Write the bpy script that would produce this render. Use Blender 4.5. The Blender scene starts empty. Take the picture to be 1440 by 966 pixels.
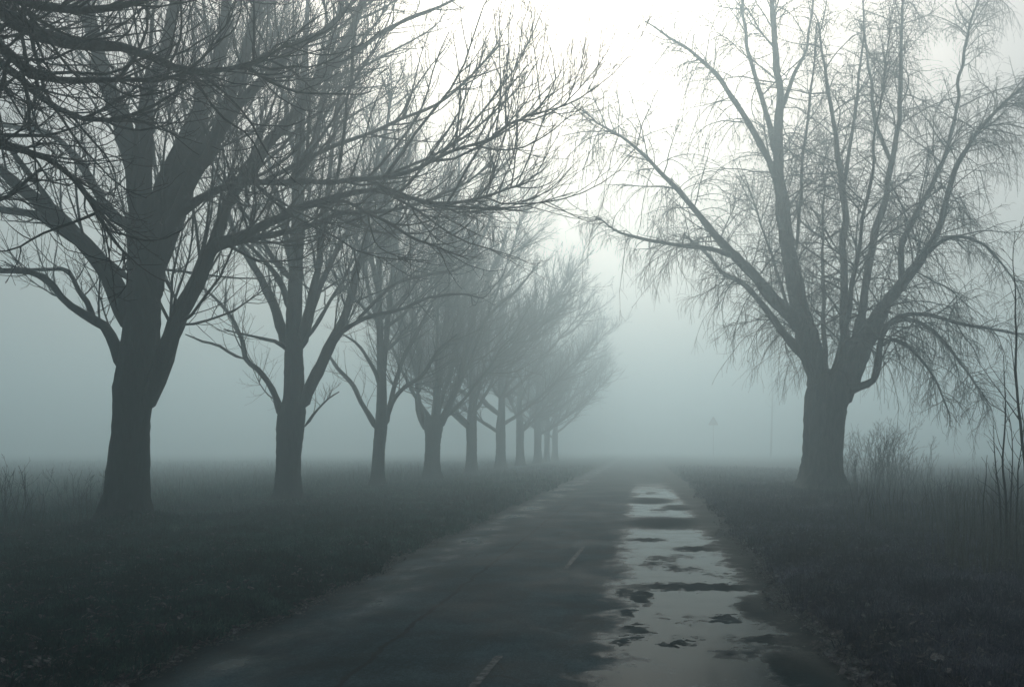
import bpy, math, random
import numpy as np

rng = np.random.default_rng(7)
random.seed(7)
SC = bpy.context.scene
COL = SC.collection
F, CX, HY, CAMH = 1200.0, 900.0, 630.0, 1.4          # focal length in photo pixels, vanishing point, eye height


def at(px, py, Y):
    """photo direction + real distance -> point of the place"""
    return np.array([(px - CX) * Y / F, Y, CAMH + (HY - py) * Y / F])


# ---------------------------------------------------------------- scene objects
def tag(o, label=None, cat=None, group=None, kind=None):
    for k, v in (('label', label), ('category', cat), ('group', group), ('kind', kind)):
        if v:
            o[k] = v
    return o


def empty(name, loc, label, cat, group=None):
    o = bpy.data.objects.new(name, None)
    o.empty_display_size = 0.3
    o.location = loc
    COL.objects.link(o)
    return tag(o, label, cat, group)


def mesh_obj(name, verts, faces, mat, parent=None, smooth=True):
    """faces: list of (n,k) int arrays"""
    me = bpy.data.meshes.new(name)
    verts = np.asarray(verts, np.float32).reshape(-1, 3)
    if parent is not None:
        verts = verts - np.array(parent.matrix_world.translation if parent.parent is None else (0, 0, 0), np.float32)
    me.vertices.add(len(verts))
    me.vertices.foreach_set('co', verts.ravel())
    idx = np.concatenate([np.asarray(f).ravel() for f in faces]).astype(np.int32)
    sizes = np.concatenate([np.full(len(f), np.asarray(f).shape[1]) for f in faces]).astype(np.int32)
    me.loops.add(len(idx))
    me.loops.foreach_set('vertex_index', idx)
    me.polygons.add(len(sizes))
    st = np.concatenate([[0], np.cumsum(sizes)[:-1]]).astype(np.int32)
    me.polygons.foreach_set('loop_start', st)
    me.polygons.foreach_set('loop_total', sizes)
    me.polygons.foreach_set('use_smooth', np.full(len(sizes), smooth))
    me.update(calc_edges=True)
    me.materials.append(mat)
    o = bpy.data.objects.new(name, me)
    COL.objects.link(o)
    if parent is not None:
        o.parent = parent
    return o


class Geo:
    def __init__(s):
        s.v, s.f, s.n = [], [], 0

    def add(s, v, faces):
        s.v.append(np.asarray(v, np.float32).reshape(-1, 3))
        for f in faces:
            s.f.append(np.asarray(f) + s.n)
        s.n += len(s.v[-1])

    def obj(s, name, mat, base, parent, smooth=True):
        me_v = np.concatenate(s.v) - np.asarray(base, np.float32)
        o = mesh_obj(name, me_v, s.f, mat, None, smooth)
        if parent is not None:
            o.parent = parent
        else:
            o.location = base
        return o


def norm(a):
    return a / np.maximum(np.linalg.norm(a, axis=-1, keepdims=True), 1e-9)


def tubes(pts, rad, K):
    """pts (N,S,3) rad (N,S) -> verts, quads"""
    N, S, _ = pts.shape
    t = np.gradient(pts, axis=1)
    t = norm(t)
    ref = np.where(np.abs(t[:, :1, 2:3]) < 0.85, np.array([0, 0, 1.0]), np.array([1.0, 0, 0]))
    a = norm(np.cross(np.broadcast_to(ref, t.shape), t))
    b = np.cross(t, a)
    ang = np.arange(K) * 2 * np.pi / K
    v = pts[:, :, None] + rad[:, :, None, None] * (np.cos(ang)[:, None] * a[:, :, None] + np.sin(ang)[:, None] * b[:, :, None])
    i = (np.arange(N * S) * K).reshape(N, S)
    k = np.arange(K)
    k2 = (k + 1) % K
    q = np.stack([i[:, :-1, None] + k, i[:, :-1, None] + k2, i[:, 1:, None] + k2, i[:, 1:, None] + k], -1)
    return v.reshape(-1, 3), q.reshape(-1, 4)


def catmull(p, n):
    p = np.asarray(p, float)
    P = np.vstack([2 * p[0] - p[1], p, 2 * p[-1] - p[-2]])
    u = np.linspace(0, len(p) - 1 - 1e-6, n)
    i = u.astype(int)
    f = (u - i)[:, None]
    a, b, c, d = P[i], P[i + 1], P[i + 2], P[i + 3]
    return 0.5 * (2 * b + (c - a) * f + (2 * a - 5 * b + 4 * c - d) * f ** 2 + (3 * b - a - 3 * c + d) * f ** 3)


def resample(p, step):
    """dense catmull then even spacing; p has columns x y z r"""
    d = catmull(p, len(p) * 12)
    L = np.concatenate([[0], np.cumsum(np.linalg.norm(np.diff(d[:, :3], axis=0), axis=1))])
    n = max(4, int(L[-1] / step) + 1)
    s = np.linspace(0, L[-1], n)
    return np.stack([np.interp(s, L, d[:, k]) for k in range(4)], 1), L[-1]


def wobble(n, amp, sm):
    w = rng.normal(size=(n + 2 * sm, 3))
    k = np.hanning(2 * sm + 1)
    k /= k.sum()
    w = np.stack([np.convolve(w[:, c], k, 'valid') for c in range(3)], 1)
    return w * amp / max(w.std(), 1e-6)


def sprout(pts, rad, length, per_m, t0, ang, lenf, rf, rmin, S, trop, jit, trop_dir=(0, 0, 1.0), lmin=0.12, bias=None, cap=99.0, curl=0.0, taper=0.75):
    """grow children on a batch of branches. pts (N,S,3) rad (N,S) length (N,)."""
    N, PS, _ = pts.shape
    cnt = rng.poisson(np.maximum(length * (1 - t0) * per_m, 0.0))
    par = np.repeat(np.arange(N), cnt)
    M = len(par)
    if M == 0:
        return None
    t = t0 + (1 - t0) * rng.random(M) ** 0.85
    u = t * (PS - 1)
    i = np.minimum(u.astype(int), PS - 2)
    f = (u - i)[:, None]
    p = pts[par, i] * (1 - f) + pts[par, i + 1] * f
    d = norm(pts[par, i + 1] - pts[par, i])
    pr = rad[par, i] * (1 - f[:, 0]) + rad[par, i + 1] * f[:, 0]
    ref = norm(rng.normal(size=(M, 3)))
    side = norm(ref - (ref * d).sum(1, keepdims=True) * d)
    if bias is not None:
        side = norm(side + np.asarray(bias))
        side = norm(side - 0.6 * (side * d).sum(1, keepdims=True) * d)
    a = np.radians(rng.normal(ang[0], ang[1], M))[:, None]
    dr = norm(np.cos(a) * d + np.sin(a) * side)
    L = length[par] * lenf * (1.05 - 0.6 * t) * rng.uniform(0.45, 1.25, M)
    L = np.clip(L, lmin, cap)
    r0 = np.maximum(np.minimum(pr * 0.75, rf * L ** 0.9 + rmin), rmin)
    out = np.zeros((M, S, 3))
    out[:, 0] = p
    td = np.asarray(trop_dir, float)
    cur = rng.normal(size=(M, 3)) * curl
    for k in range(1, S):
        dr = norm(dr + td * trop + cur + rng.normal(size=(M, 3)) * jit)
        out[:, k] = out[:, k - 1] + dr * (L / (S - 1))[:, None]
    w = np.linspace(0, 1, S)
    rr = np.maximum(r0[:, None] * (1 - taper * w), rmin * 0.75)
    return out, rr, L


# ---------------------------------------------------------------- materials
def new_mat(name):
    m = bpy.data.materials.new(name)
    m.use_nodes = True
    nt = m.node_tree
    for n in list(nt.nodes):
        nt.nodes.remove(n)
    out = nt.nodes.new('ShaderNodeOutputMaterial')
    return m, nt, out


class NT:
    def __init__(s, nt):
        s.nt = nt

    def n(s, typ, **kw):
        nd = s.nt.nodes.new(typ)
        for k, v in kw.items():
            if k.startswith('i_'):
                key = k[2:].replace('_', ' ')
                nd.inputs[key].default_value = v
            else:
                setattr(nd, k, v)
        return nd

    def l(s, a, b):
        s.nt.links.new(a, b)

    def math(s, op, a, b=None, clamp=False):
        nd = s.nt.nodes.new('ShaderNodeMath')
        nd.operation = op
        nd.use_clamp = clamp
        for k, x in enumerate((a, b)):
            if x is None:
                continue
            if isinstance(x, (int, float)):
                nd.inputs[k].default_value = x
            else:
                s.l(x, nd.inputs[k])
        return nd.outputs[0]

    def step(s, x, lo, hi):
        nd = s.nt.nodes.new('ShaderNodeMapRange')
        nd.interpolation_type = 'SMOOTHSTEP'
        s.l(x, nd.inputs[0])
        nd.inputs[1].default_value, nd.inputs[2].default_value = lo, hi
        return nd.outputs[0]

    def noise(s, vec, scale, detail=4, rough=0.55):
        nd = s.nt.nodes.new('ShaderNodeTexNoise')
        s.l(vec, nd.inputs['Vector'])
        nd.inputs['Scale'].default_value = scale
        nd.inputs['Detail'].default_value = detail
        nd.inputs['Roughness'].default_value = rough
        return nd.outputs[0]

    def ramp(s, x, stops):
        nd = s.nt.nodes.new('ShaderNodeValToRGB')
        s.l(x, nd.inputs[0])
        el = nd.color_ramp.elements
        while len(el) < len(stops):
            el.new(0.5)
        for e, (p, c) in zip(el, stops):
            e.position = p
            e.color = (*c, 1)
        return nd.outputs[0]

    def mix(s, fac, a, b):
        nd = s.nt.nodes.new('ShaderNodeMix')
        nd.data_type = 'RGBA'
        for sock, x in ((nd.inputs[0], fac), (nd.inputs[6], a), (nd.inputs[7], b)):
            if isinstance(x, tuple):
                sock.default_value = (*x, 1)
            elif isinstance(x, (int, float)):
                sock.default_value = x
            else:
                s.l(x, sock)
        return nd.outputs[2]


def bark_mat(name, c0, c1, c2, scale=1.0):
    m, nt, out = new_mat(name)
    N = NT(nt)
    co = N.n('ShaderNodeTexCoord').outputs['Object']
    mp = N.n('ShaderNodeMapping')
    mp.inputs['Scale'].default_value = (9 * scale, 9 * scale, 1.6 * scale)
    N.l(co, mp.inputs[0])
    fine = N.noise(mp.outputs[0], 1.6, 6, 0.65)
    big = N.noise(co, 1.3, 3)
    col = N.ramp(fine, [(0.3, c0), (0.55, c1), (0.8, c2)])
    moss = N.step(big, 0.52, 0.72)
    col = N.mix(N.math('MULTIPLY', moss, 0.6), col, (0.022, 0.036, 0.026))
    bs = N.n('ShaderNodeBsdfPrincipled', i_Roughness=0.75)
    bs.inputs['Specular IOR Level'].default_value = 0.2
    N.l(col, bs.inputs['Base Color'])
    bp = N.n('ShaderNodeBump', i_Strength=1.0, i_Distance=0.07)
    N.l(fine, bp.inputs['Height'])
    N.l(bp.outputs[0], bs.inputs['Normal'])
    N.l(bs.outputs[0], out.inputs[0])
    return m


def plain_mat(name, stops, scale=3.0, rough=0.8, spec=0.3):
    m, nt, out = new_mat(name)
    N = NT(nt)
    co = N.n('ShaderNodeTexCoord').outputs['Object']
    col = N.ramp(N.noise(co, scale, 5), stops)
    bs = N.n('ShaderNodeBsdfPrincipled', i_Roughness=rough)
    bs.inputs['Specular IOR Level'].default_value = spec
    N.l(col, bs.inputs['Base Color'])
    N.l(bs.outputs[0], out.inputs[0])
    return m


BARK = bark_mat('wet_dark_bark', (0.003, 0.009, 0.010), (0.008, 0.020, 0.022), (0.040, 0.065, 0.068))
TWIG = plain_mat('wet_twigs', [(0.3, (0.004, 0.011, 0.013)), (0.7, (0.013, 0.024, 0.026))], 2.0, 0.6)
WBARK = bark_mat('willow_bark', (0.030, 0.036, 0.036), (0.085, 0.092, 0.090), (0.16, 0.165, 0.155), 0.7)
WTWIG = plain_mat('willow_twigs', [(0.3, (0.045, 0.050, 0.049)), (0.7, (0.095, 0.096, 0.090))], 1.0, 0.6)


def blade_mat(name, stops, scale):
    m, nt, out = new_mat(name)
    N = NT(nt)
    co = N.n('ShaderNodeTexCoord').outputs['Object']
    a = N.noise(co, scale * 0.35, 2)
    a2 = N.noise(co, scale * 2.2, 3)
    b = N.noise(co, 37.0, 2)
    x = N.math('ADD', N.math('ADD', N.math('MULTIPLY', a, 0.34), N.math('MULTIPLY', a2, 0.36)), N.math('MULTIPLY', b, 0.30))
    col = N.ramp(x, stops)
    bs = N.n('ShaderNodeBsdfPrincipled', i_Roughness=0.65)
    bs.inputs['Specular IOR Level'].default_value = 0.08
    N.l(col, bs.inputs['Base Color'])
    tl = N.n('ShaderNodeBsdfTranslucent')
    N.l(col, tl.inputs['Color'])
    mx = N.n('ShaderNodeMixShader')
    mx.inputs[0].default_value = 0.4
    N.l(bs.outputs[0], mx.inputs[1])
    N.l(tl.outputs[0], mx.inputs[2])
    N.l(mx.outputs[0], out.inputs[0])
    return m


GRASS = blade_mat('wet_grass', [(0.40, (0.002, 0.010, 0.009)), (0.5, (0.007, 0.038, 0.036)), (0.59, (0.036, 0.100, 0.086)), (0.66, (0.13, 0.18, 0.155))], 1.6)
DRY = blade_mat('withered_grass', [(0.40, (0.004, 0.007, 0.012)), (0.5, (0.018, 0.024, 0.042)), (0.59, (0.085, 0.095, 0.130)), (0.66, (0.20, 0.21, 0.235))], 1.8)
WEED = blade_mat('dead_weeds', [(0.40, (0.020, 0.026, 0.026)), (0.5, (0.045, 0.052, 0.050)), (0.62, (0.10, 0.108, 0.10))], 1.2)


def ground_mat():
    m, nt, out = new_mat('damp_soil_and_turf')
    N = NT(nt)
    co = N.n('ShaderNodeTexCoord').outputs['Object']
    sx = N.n('ShaderNodeSeparateXYZ')
    N.l(co, sx.inputs[0])
    a = N.noise(co, 0.6, 6, 0.6)
    b = N.noise(co, 14.0, 5, 0.7)
    x = N.math('ADD', N.math('MULTIPLY', a, 0.5), N.math('MULTIPLY', b, 0.5))
    green = N.ramp(x, [(0.35, (0.003, 0.010, 0.009)), (0.5, (0.008, 0.022, 0.019)), (0.68, (0.020, 0.038, 0.031))])
    brown = N.ramp(x, [(0.35, (0.006, 0.008, 0.010)), (0.5, (0.014, 0.017, 0.021)), (0.68, (0.034, 0.037, 0.042))])
    col = N.mix(N.step(sx.outputs[0], -0.5, 0.5), green, brown)
    bs = N.n('ShaderNodeBsdfPrincipled', i_Roughness=0.85)
    bs.inputs['Specular IOR Level'].default_value = 0.06
    N.l(col, bs.inputs['Base Color'])
    bp = N.n('ShaderNodeBump', i_Strength=0.8, i_Distance=0.06)
    N.l(b, bp.inputs['Height'])
    N.l(bp.outputs[0], bs.inputs['Normal'])
    N.l(bs.outputs[0], out.inputs[0])
    return m


def road_mat():
    m, nt, out = new_mat('wet_worn_asphalt')
    N = NT(nt)
    co = N.n('ShaderNodeTexCoord').outputs['Object']
    sx = N.n('ShaderNodeSeparateXYZ')
    N.l(co, sx.inputs[0])
    X, Y = sx.outputs[0], sx.outputs[1]
    w1 = N.noise(co, 0.75, 4, 0.55)
    w2 = N.noise(co, 2.6, 5, 0.6)
    mp = N.n('ShaderNodeMapping')
    mp.inputs['Scale'].default_value = (0.9, 0.5, 1)
    mp.inputs['Location'].default_value = (3.1, 7.7, 0)
    N.l(co, mp.inputs[0])
    isl = N.noise(mp.outputs[0], 1.0, 5, 0.55)
    # film of water lying in the right lane, with a ragged edge and worn dry patches of their own shape
    n9 = N.math('SUBTRACT', N.noise(co, 9.0, 5, 0.65), 0.5)
    n2 = N.math('SUBTRACT', w2, 0.5)
    Xd = N.math('ADD', N.math('ADD', X, N.math('MULTIPLY', n2, 0.9)), N.math('MULTIPLY', n9, 0.55))
    Yd = N.math('ADD', N.math('ADD', Y, N.math('MULTIPLY', N.math('SUBTRACT', w1, 0.5), 2.2)), N.math('MULTIPLY', n9, 0.8))
    lane = N.math('MULTIPLY', N.step(Xd, -0.42, 0.0), N.math('SUBTRACT', 1.0, N.step(Xd, 0.85, 1.25)))
    dry = N.step(N.math('ADD', isl, N.math('MULTIPLY', n9, 0.25)), 0.545, 0.70)
    for cx, cy_, rx, ry_ in ((0.45, 15.9, 0.95, 1.5), (0.25, 22.5, 0.7, 1.6), (0.9, 20.0, 0.45, 1.1), (0.6, 8.55, 0.85, 0.26), (-0.12, 8.2, 0.07, 0.36),
                             (0.03, 8.0, 0.10, 0.5), (-0.10, 7.2, 0.07, 0.2), (-0.03, 6.5, 0.14, 0.2), (-0.07, 6.1, 0.09, 0.14), (0.30, 6.06, 0.13, 0.1),
                             (0.69, 6.95, 0.14, 0.18), (1.1, 7.4, 0.26, 0.7), (0.9, 6.2, 0.15, 0.16), (0.98, 5.3, 0.17, 0.6), (0.75, 11.8, 0.35, 0.35), (0.1, 12.9, 0.3, 0.3)):
        dx = N.math('DIVIDE', N.math('SUBTRACT', N.math('ADD', N.math('ADD', X, N.math('MULTIPLY', n2, 0.5)), N.math('MULTIPLY', n9, 0.25)), cx), rx)
        dy = N.math('DIVIDE', N.math('SUBTRACT', N.math('ADD', Y, N.math('MULTIPLY', n9, 0.9)), cy_), ry_)
        q = N.math('ADD', N.math('MULTIPLY', dx, dx), N.math('MULTIPLY', dy, dy))
        dry = N.math('MAXIMUM', dry, N.math('SUBTRACT', 1.0, N.step(q, 0.25, 1.55)))
    lane = N.math('MULTIPLY', lane, N.math('SUBTRACT', 1.0, N.step(Yd, 22.0, 38.0)))
    film = N.math('MULTIPLY', lane, N.math('SUBTRACT', 1.0, dry))
    # damp wheel track along the left edge
    mp2 = N.n('ShaderNodeMapping')
    mp2.inputs['Scale'].default_value = (0.9, 0.55, 1)
    mp2.inputs['Location'].default_value = (1.3, 2.6, 0)
    N.l(co, mp2.inputs[0])
    lp = N.noise(mp2.outputs[0], 1.0, 5, 0.6)
    tr = N.math('ABSOLUTE', N.math('ADD', X, 2.5))
    film2 = N.math('MULTIPLY', N.math('SUBTRACT', 1.0, N.step(tr, 0.05, 0.55)), N.step(lp, 0.40, 0.66))
    wet = N.math('MAXIMUM', film, N.math('MULTIPLY', film2, 0.72), True)
    damp = N.math('MULTIPLY', N.step(w1, 0.35, 0.65), 0.16)
    grain = N.noise(co, 95.0, 3, 0.7)
    blot = N.noise(co, 1.7, 6, 0.65)
    col = N.ramp(N.math('ADD', N.math('ADD', N.math('MULTIPLY', blot, 0.4), N.math('MULTIPLY', grain, 0.35)), N.math('MULTIPLY', N.noise(co, 42.0, 3, 0.7), 0.25)),
                 [(0.42, (0.003, 0.011, 0.014)), (0.5, (0.011, 0.030, 0.037)), (0.58, (0.042, 0.076, 0.088))])
    col = N.mix(N.math('MULTIPLY', lane, 0.55), col, (0.009, 0.013, 0.014))
    edge = N.math('MULTIPLY', N.math('MAXIMUM', N.step(Xd, 0.75, 1.15), N.math('SUBTRACT', 1.0, N.step(Xd, -3.0, -2.75))), 0.75)
    col = N.mix(edge, col, (0.007, 0.011, 0.011))
    # tarred longitudinal seam
    sd = N.math('ABSOLUTE', N.math('ADD', N.math('ADD', X, 1.78), N.math('MULTIPLY', N.math('SUBTRACT', w2, 0.5), 0.16)))
    seam = N.math('SUBTRACT', 1.0, N.step(sd, 0.012, 0.03))
    col = N.mix(N.math('MULTIPLY', seam, 0.8), col, (0.006, 0.008, 0.009))
    vo = N.n('ShaderNodeTexVoronoi', feature='DISTANCE_TO_EDGE')
    vv = N.n('ShaderNodeVectorMath', operation='ADD')
    ncol = N.n('ShaderNodeTexNoise')
    ncol.inputs['Scale'].default_value = 2.2
    N.l(co, ncol.inputs['Vector'])
    N.l(co, vv.inputs[0])
    N.l(ncol.outputs['Color'], vv.inputs[1])
    N.l(vv.outputs[0], vo.inputs['Vector'])
    vo.inputs['Scale'].default_value = 0.55
    crack = N.math('MULTIPLY', N.math('SUBTRACT', 1.0, N.step(vo.outputs['Distance'], 0.004, 0.012)), N.step(w1, 0.50, 0.62))
    col = N.mix(N.math('MULTIPLY', crack, 0.8), col, (0.004, 0.006, 0.007))
    rough = N.math('SUBTRACT', N.math('SUBTRACT', 0.62, damp), N.math('MULTIPLY', wet, 0.56))
    rough = N.math('ADD', N.math('MAXIMUM', rough, 0.06), N.math('MULTIPLY', N.step(blot, 0.35, 0.7), 0.16))
    bs = N.n('ShaderNodeBsdfPrincipled', i_IOR=1.36)
    N.l(col, bs.inputs['Base Color'])
    N.l(rough, bs.inputs['Roughness'])
    spec = N.math('ADD', 0.022, N.math('MULTIPLY', wet, 0.026))
    spec = N.math('SUBTRACT', spec, N.math('MULTIPLY', N.math('SUBTRACT', lane, film), 0.018))
    N.l(spec, bs.inputs['Specular IOR Level'])
    dryness = N.math('SUBTRACT', 1.0, wet)
    bp = N.n('ShaderNodeBump', i_Distance=0.004)
    N.l(N.math('ADD', N.math('MULTIPLY', dryness, 0.65), 0.012), bp.inputs['Strength'])
    N.l(N.math('ADD', grain, N.math('MULTIPLY', w2, 3.0)), bp.inputs['Height'])
    N.l(bp.outputs[0], bs.inputs['Normal'])
    N.l(bs.outputs[0], out.inputs[0])
    return m


def paint_mat():
    m, nt, out = new_mat('worn_white_paint')
    N = NT(nt)
    co = N.n('ShaderNodeTexCoord').outputs['Object']
    a = N.noise(co, 22.0, 5, 0.7)
    col = N.ramp(a, [(0.44, (0.010, 0.020, 0.023)), (0.54, (0.055, 0.070, 0.075)), (0.75, (0.13, 0.145, 0.15))])
    bs = N.n('ShaderNodeBsdfPrincipled', i_Roughness=0.6)
    bs.inputs['Specular IOR Level'].default_value = 0.03
    N.l(col, bs.inputs['Base Color'])
    N.l(bs.outputs[0], out.inputs[0])
    return m


# ---------------------------------------------------------------- terrain
def road_left(y):
    return -3.05 + 0.06 * np.sin(y * 0.9) + 0.05 * np.sin(y * 2.7 + 1) + 0.03 * np.sin(y * 7.3) + 0.02 * np.sin(y * 13.1 + 2)


def road_right(y):
    return 1.40 + np.clip((y - 5) * 0.018, -0.1, 0.55) + 0.06 * np.sin(y * 1.1 + 2) + 0.05 * np.sin(y * 3.1) + 0.03 * np.sin(y * 8.1 + 1) + 0.02 * np.sin(y * 14.3)


def fbm(x, y, s, seed=0):
    v = 0
    for k, (a, b, c) in enumerate(((1, 0.3, 0.1), (-0.6, 1.1, 2.0), (1.7, -1.3, 4.1), (2.9, 2.3, 1.7), (-4.1, 3.3, 0.6), (6.1, -5.2, 3.3))):
        v = v + np.sin(x * s * a + y * s * b + c + seed) / (1 + 0.8 * k)
    return v / 3.0


TREE_X = -9.6
ROW = [8.0, 15.9, 23.3, 31.1, 39.3, 48.4, 58.5, 68.0, 78.0, 88.5, 99.0]
WILLOW = (5.74, 27.0)


def terrain(x, y):
    x = np.asarray(x, float)
    y = np.asarray(y, float)
    dl = road_left(y) - x
    dr = x - road_right(y)
    d = np.maximum(dl, dr)
    z = np.where(d < 0, -0.06, 0.0)
    rise = np.clip(d / 0.35, 0, 1)
    rise = rise * rise * (3 - 2 * rise)
    z = z + rise * (0.06 - 0.022 * np.clip(d - 1.0, 0, 8))
    z = z + rise * (0.035 * fbm(x, y, 1.9) + 0.05 * fbm(x, y, 0.45, 2.0)) * np.clip(d / 1.2, 0, 1)
    for k, ty in enumerate(ROW):
        a = 0.05
        if k == 1:
            z = z + 0.24 * np.exp(-((x - TREE_X - 0.75) ** 2 + ((y - ty + 0.75) * 0.9) ** 2) / 0.35)
        z = z + a * np.exp(-((x - TREE_X - 0.25) ** 2 + (y - ty + 0.25) ** 2) / 0.9)
    z = z + 0.10 * np.exp(-((x - WILLOW[0]) ** 2 + (y - WILLOW[1]) ** 2) / 4.5)
    return z


def axis(parts):
    out = []
    for a, b, s in parts:
        out.append(np.arange(a, b, s))
    return np.concatenate(out)


gx = axis([(-700, -100, 40), (-100, -40, 6), (-40, -14, 0.7), (-14, -3.6, 0.16), (-3.6, -2.6, 0.06), (-2.6, 1.0, 0.4), (1.0, 2.4, 0.06), (2.4, 12, 0.16), (12, 40, 0.8), (40, 100, 6), (100, 741, 40)])
gy = axis([(-40, 0, 4), (0, 30, 0.16), (30, 70, 0.4), (70, 140, 1.5), (140, 300, 10), (300, 901, 50)])
GX, GY = np.meshgrid(gx, gy)
GZ = terrain(GX, GY)
nx, ny = len(gx), len(gy)
ii = (np.arange(ny - 1)[:, None] * nx + np.arange(nx - 1)[None]).ravel()
ground = mesh_obj('ground', np.stack([GX, GY, GZ], -1), [np.stack([ii, ii + 1, ii + nx + 1, ii + nx], 1)], ground_mat())
tag(ground, kind='structure')

ry = axis([(-40, 0, 1), (0, 40, 0.12), (40, 120, 1), (120, 421, 10)])
rt = np.linspace(0, 1, 15)
RX = road_left(ry)[:, None] * (1 - rt) + road_right(ry)[:, None] * rt
RY = np.repeat(ry[:, None], 15, 1)
RZ = 0.02 * np.sin(np.pi * rt)[None] + 0 * RX
ii = (np.arange(len(ry) - 1)[:, None] * 15 + np.arange(14)[None]).ravel()
road = mesh_obj('road', np.stack([RX, RY, RZ], -1), [np.stack([ii, ii + 1, ii + 16, ii + 15], 1)], road_mat())
tag(road, kind='structure')
PAINT = paint_mat()
for k, (x0, y0, x1, y1) in enumerate(((-1.0, 4.2, -0.93, 5.66), (-0.85, 9.75, -0.79, 11.9))):
    n = 18
    s = np.linspace(0, 1, n)
    xc, yc = x0 + (x1 - x0) * s, y0 + (y1 - y0) * s
    e0 = 0.022 + 0.010 * rng.random(n)
    e1 = 0.022 + 0.010 * rng.random(n)
    zz = np.full(n, 0.026)
    V = np.concatenate([np.stack([xc - e0, yc, zz], 1), np.stack([xc + e1, yc, zz], 1)])
    i = np.arange(n - 1)
    tag(mesh_obj('road_marking', V, [np.stack([i, i + n, i + n + 1, i + 1], 1)], PAINT), kind='structure')


# ---------------------------------------------------------------- trees
LR = np.array([0.0, 0.0, 1.0])


def limb_from(points, Y0, jit=0.03):
    """rows (px, py, dY, width in photo px) -> x y z r"""
    o = []
    for px, py, dy, w in points:
        p = at(px, py, Y0 + dy)
        o.append([*p, 0.5 * w * (Y0 + dy) / F])
    return np.array(o)


CROWNS = {}


def finish_crown(root, base, twig):
    CROWNS.pop(root.name).obj('crown', twig, base, root)


def grow_limb(root, base, P, mats, style, K=10, hang=False):
    """one limb of the tree with its side branches as a part; its twigs join the crown"""
    bark, twig = mats
    st = style
    pl, L = resample(P, 0.22)
    w = wobble(len(pl), st['wob'], 3)
    w[:2] *= 0.2
    pl[:, :3] += w * np.linspace(0.3, 1, len(pl))[:, None]
    g = Geo()
    rr = np.maximum(pl[:, 3], 0.006)
    rr = rr * (1 + 0.06 * rng.normal(size=len(rr)))
    rr[0] *= 0.35
    g.add(*(lambda a: (a[0], [a[1]]))(tubes(pl[None, :, :3], rr[None], K)))
    base_batch = (pl[None, :, :3], rr[None], np.array([L]))
    tw = CROWNS.setdefault(root.name, Geo())
    prev = [base_batch]
    q4 = pl[int(len(pl) * 0.68):]
    if len(q4) > 3:
        fan = sprout(q4[None, :, :3], rr[None, int(len(pl) * 0.68):], np.array([L * 0.32]), per_m=st.get('tip', 5.0), t0=0.05, ang=(26, 10), lenf=0.55, rf=0.006, rmin=0.005, S=8, trop=st.get('tiptrop', 0.04), jit=0.09, lmin=0.45, cap=1.7)
    else:
        fan = None
    if hang and 'hang' in st:
        hs = sprout(*base_batch, **st['hang'])
        if hs is not None:
            tw.add(*(lambda a: (a[0], [a[1]]))(tubes(hs[0], hs[1], 4)))
            h2 = sprout(*hs, **st['hang2'])
            if h2 is not None:
                tw.add(*(lambda a: (a[0], [a[1]]))(tubes(h2[0], h2[1], 3)))
    for lv, s in enumerate(st['levels']):
        nxt = []
        if lv == 1 and fan is not None:
            tw.add(*(lambda a: (a[0], [a[1]]))(tubes(fan[0], fan[1], 4)))
            prev = prev + [fan]
        for b in prev:
            c = sprout(*b, **s['g'])
            if c is None:
                continue
            pts, rad, ln = c
            tgt = g if s.get('limb') else tw
            tgt.add(*(lambda a: (a[0], [a[1]]))(tubes(pts, rad, s['K'])))
            nxt.append(c)
        prev = nxt if s.get('only', True) else nxt + prev
    return g.obj('limb', bark, base, root)


def ash_style(q=1.0, up=0.10, rs=1.0):
    return dict(wob=0.035, levels=[
        dict(limb=True, K=6, g=dict(per_m=4.2 * q, t0=0.10, ang=(42, 10), lenf=0.46, rf=0.0075 * rs, rmin=0.0058 * rs, S=9, trop=up, jit=0.09, lmin=0.5, cap=3.6, curl=0.02)),
        dict(K=4, g=dict(per_m=5.4 * q, t0=0.08, ang=(38, 12), lenf=0.55, rf=0.0045 * rs, rmin=0.0038 * rs, S=6, trop=up, jit=0.10, lmin=0.3, cap=1.6, curl=0.03)),
        dict(K=3, g=dict(per_m=5.4 * q, t0=0.10, ang=(36, 12), lenf=0.6, rf=0.0025 * rs, rmin=0.0027 * rs, S=4, trop=up * 1.4, jit=0.10, lmin=0.18, cap=0.7, curl=0.04)),
    ])


def make_trunk(root, base, P, bark, flare=1.55, K=24):
    pl, L = resample(P, 0.12)
    pts, rad = pl[:, :3], pl[:, 3]
    h = pts[:, 2] - pts[0, 2]
    ang = np.arange(K) * 2 * np.pi / K
    fl = 1 + (flare - 1) * np.exp(-h / 0.28)
    lobes = 1 + 0.17 * np.exp(-h / 0.45)[:, None] * np.sin(ang * 5 + 1.0)[None] + 0.035 * np.sin(ang * 3 + h[:, None] * 1.3) + 0.02 * np.sin(ang * 7 - h[:, None] * 2.1) + 0.018 * rng.normal(size=(len(h), K))
    R = rad[:, None] * fl[:, None] * lobes
    v = pts[:, None] + np.stack([np.cos(ang) * R, np.sin(ang) * R, np.zeros_like(R)], -1)
    n = len(pts)
    i = np.arange(n - 1)[:, None] * K
    k = np.arange(K)
    q = np.stack([i + k, i + (k + 1) % K, i + K + (k + 1) % K, i + K + k], -1).reshape(-1, 4)
    g = Geo()
    g.add(v, [q])
    return g.obj('trunk', bark, base, root)


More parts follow.
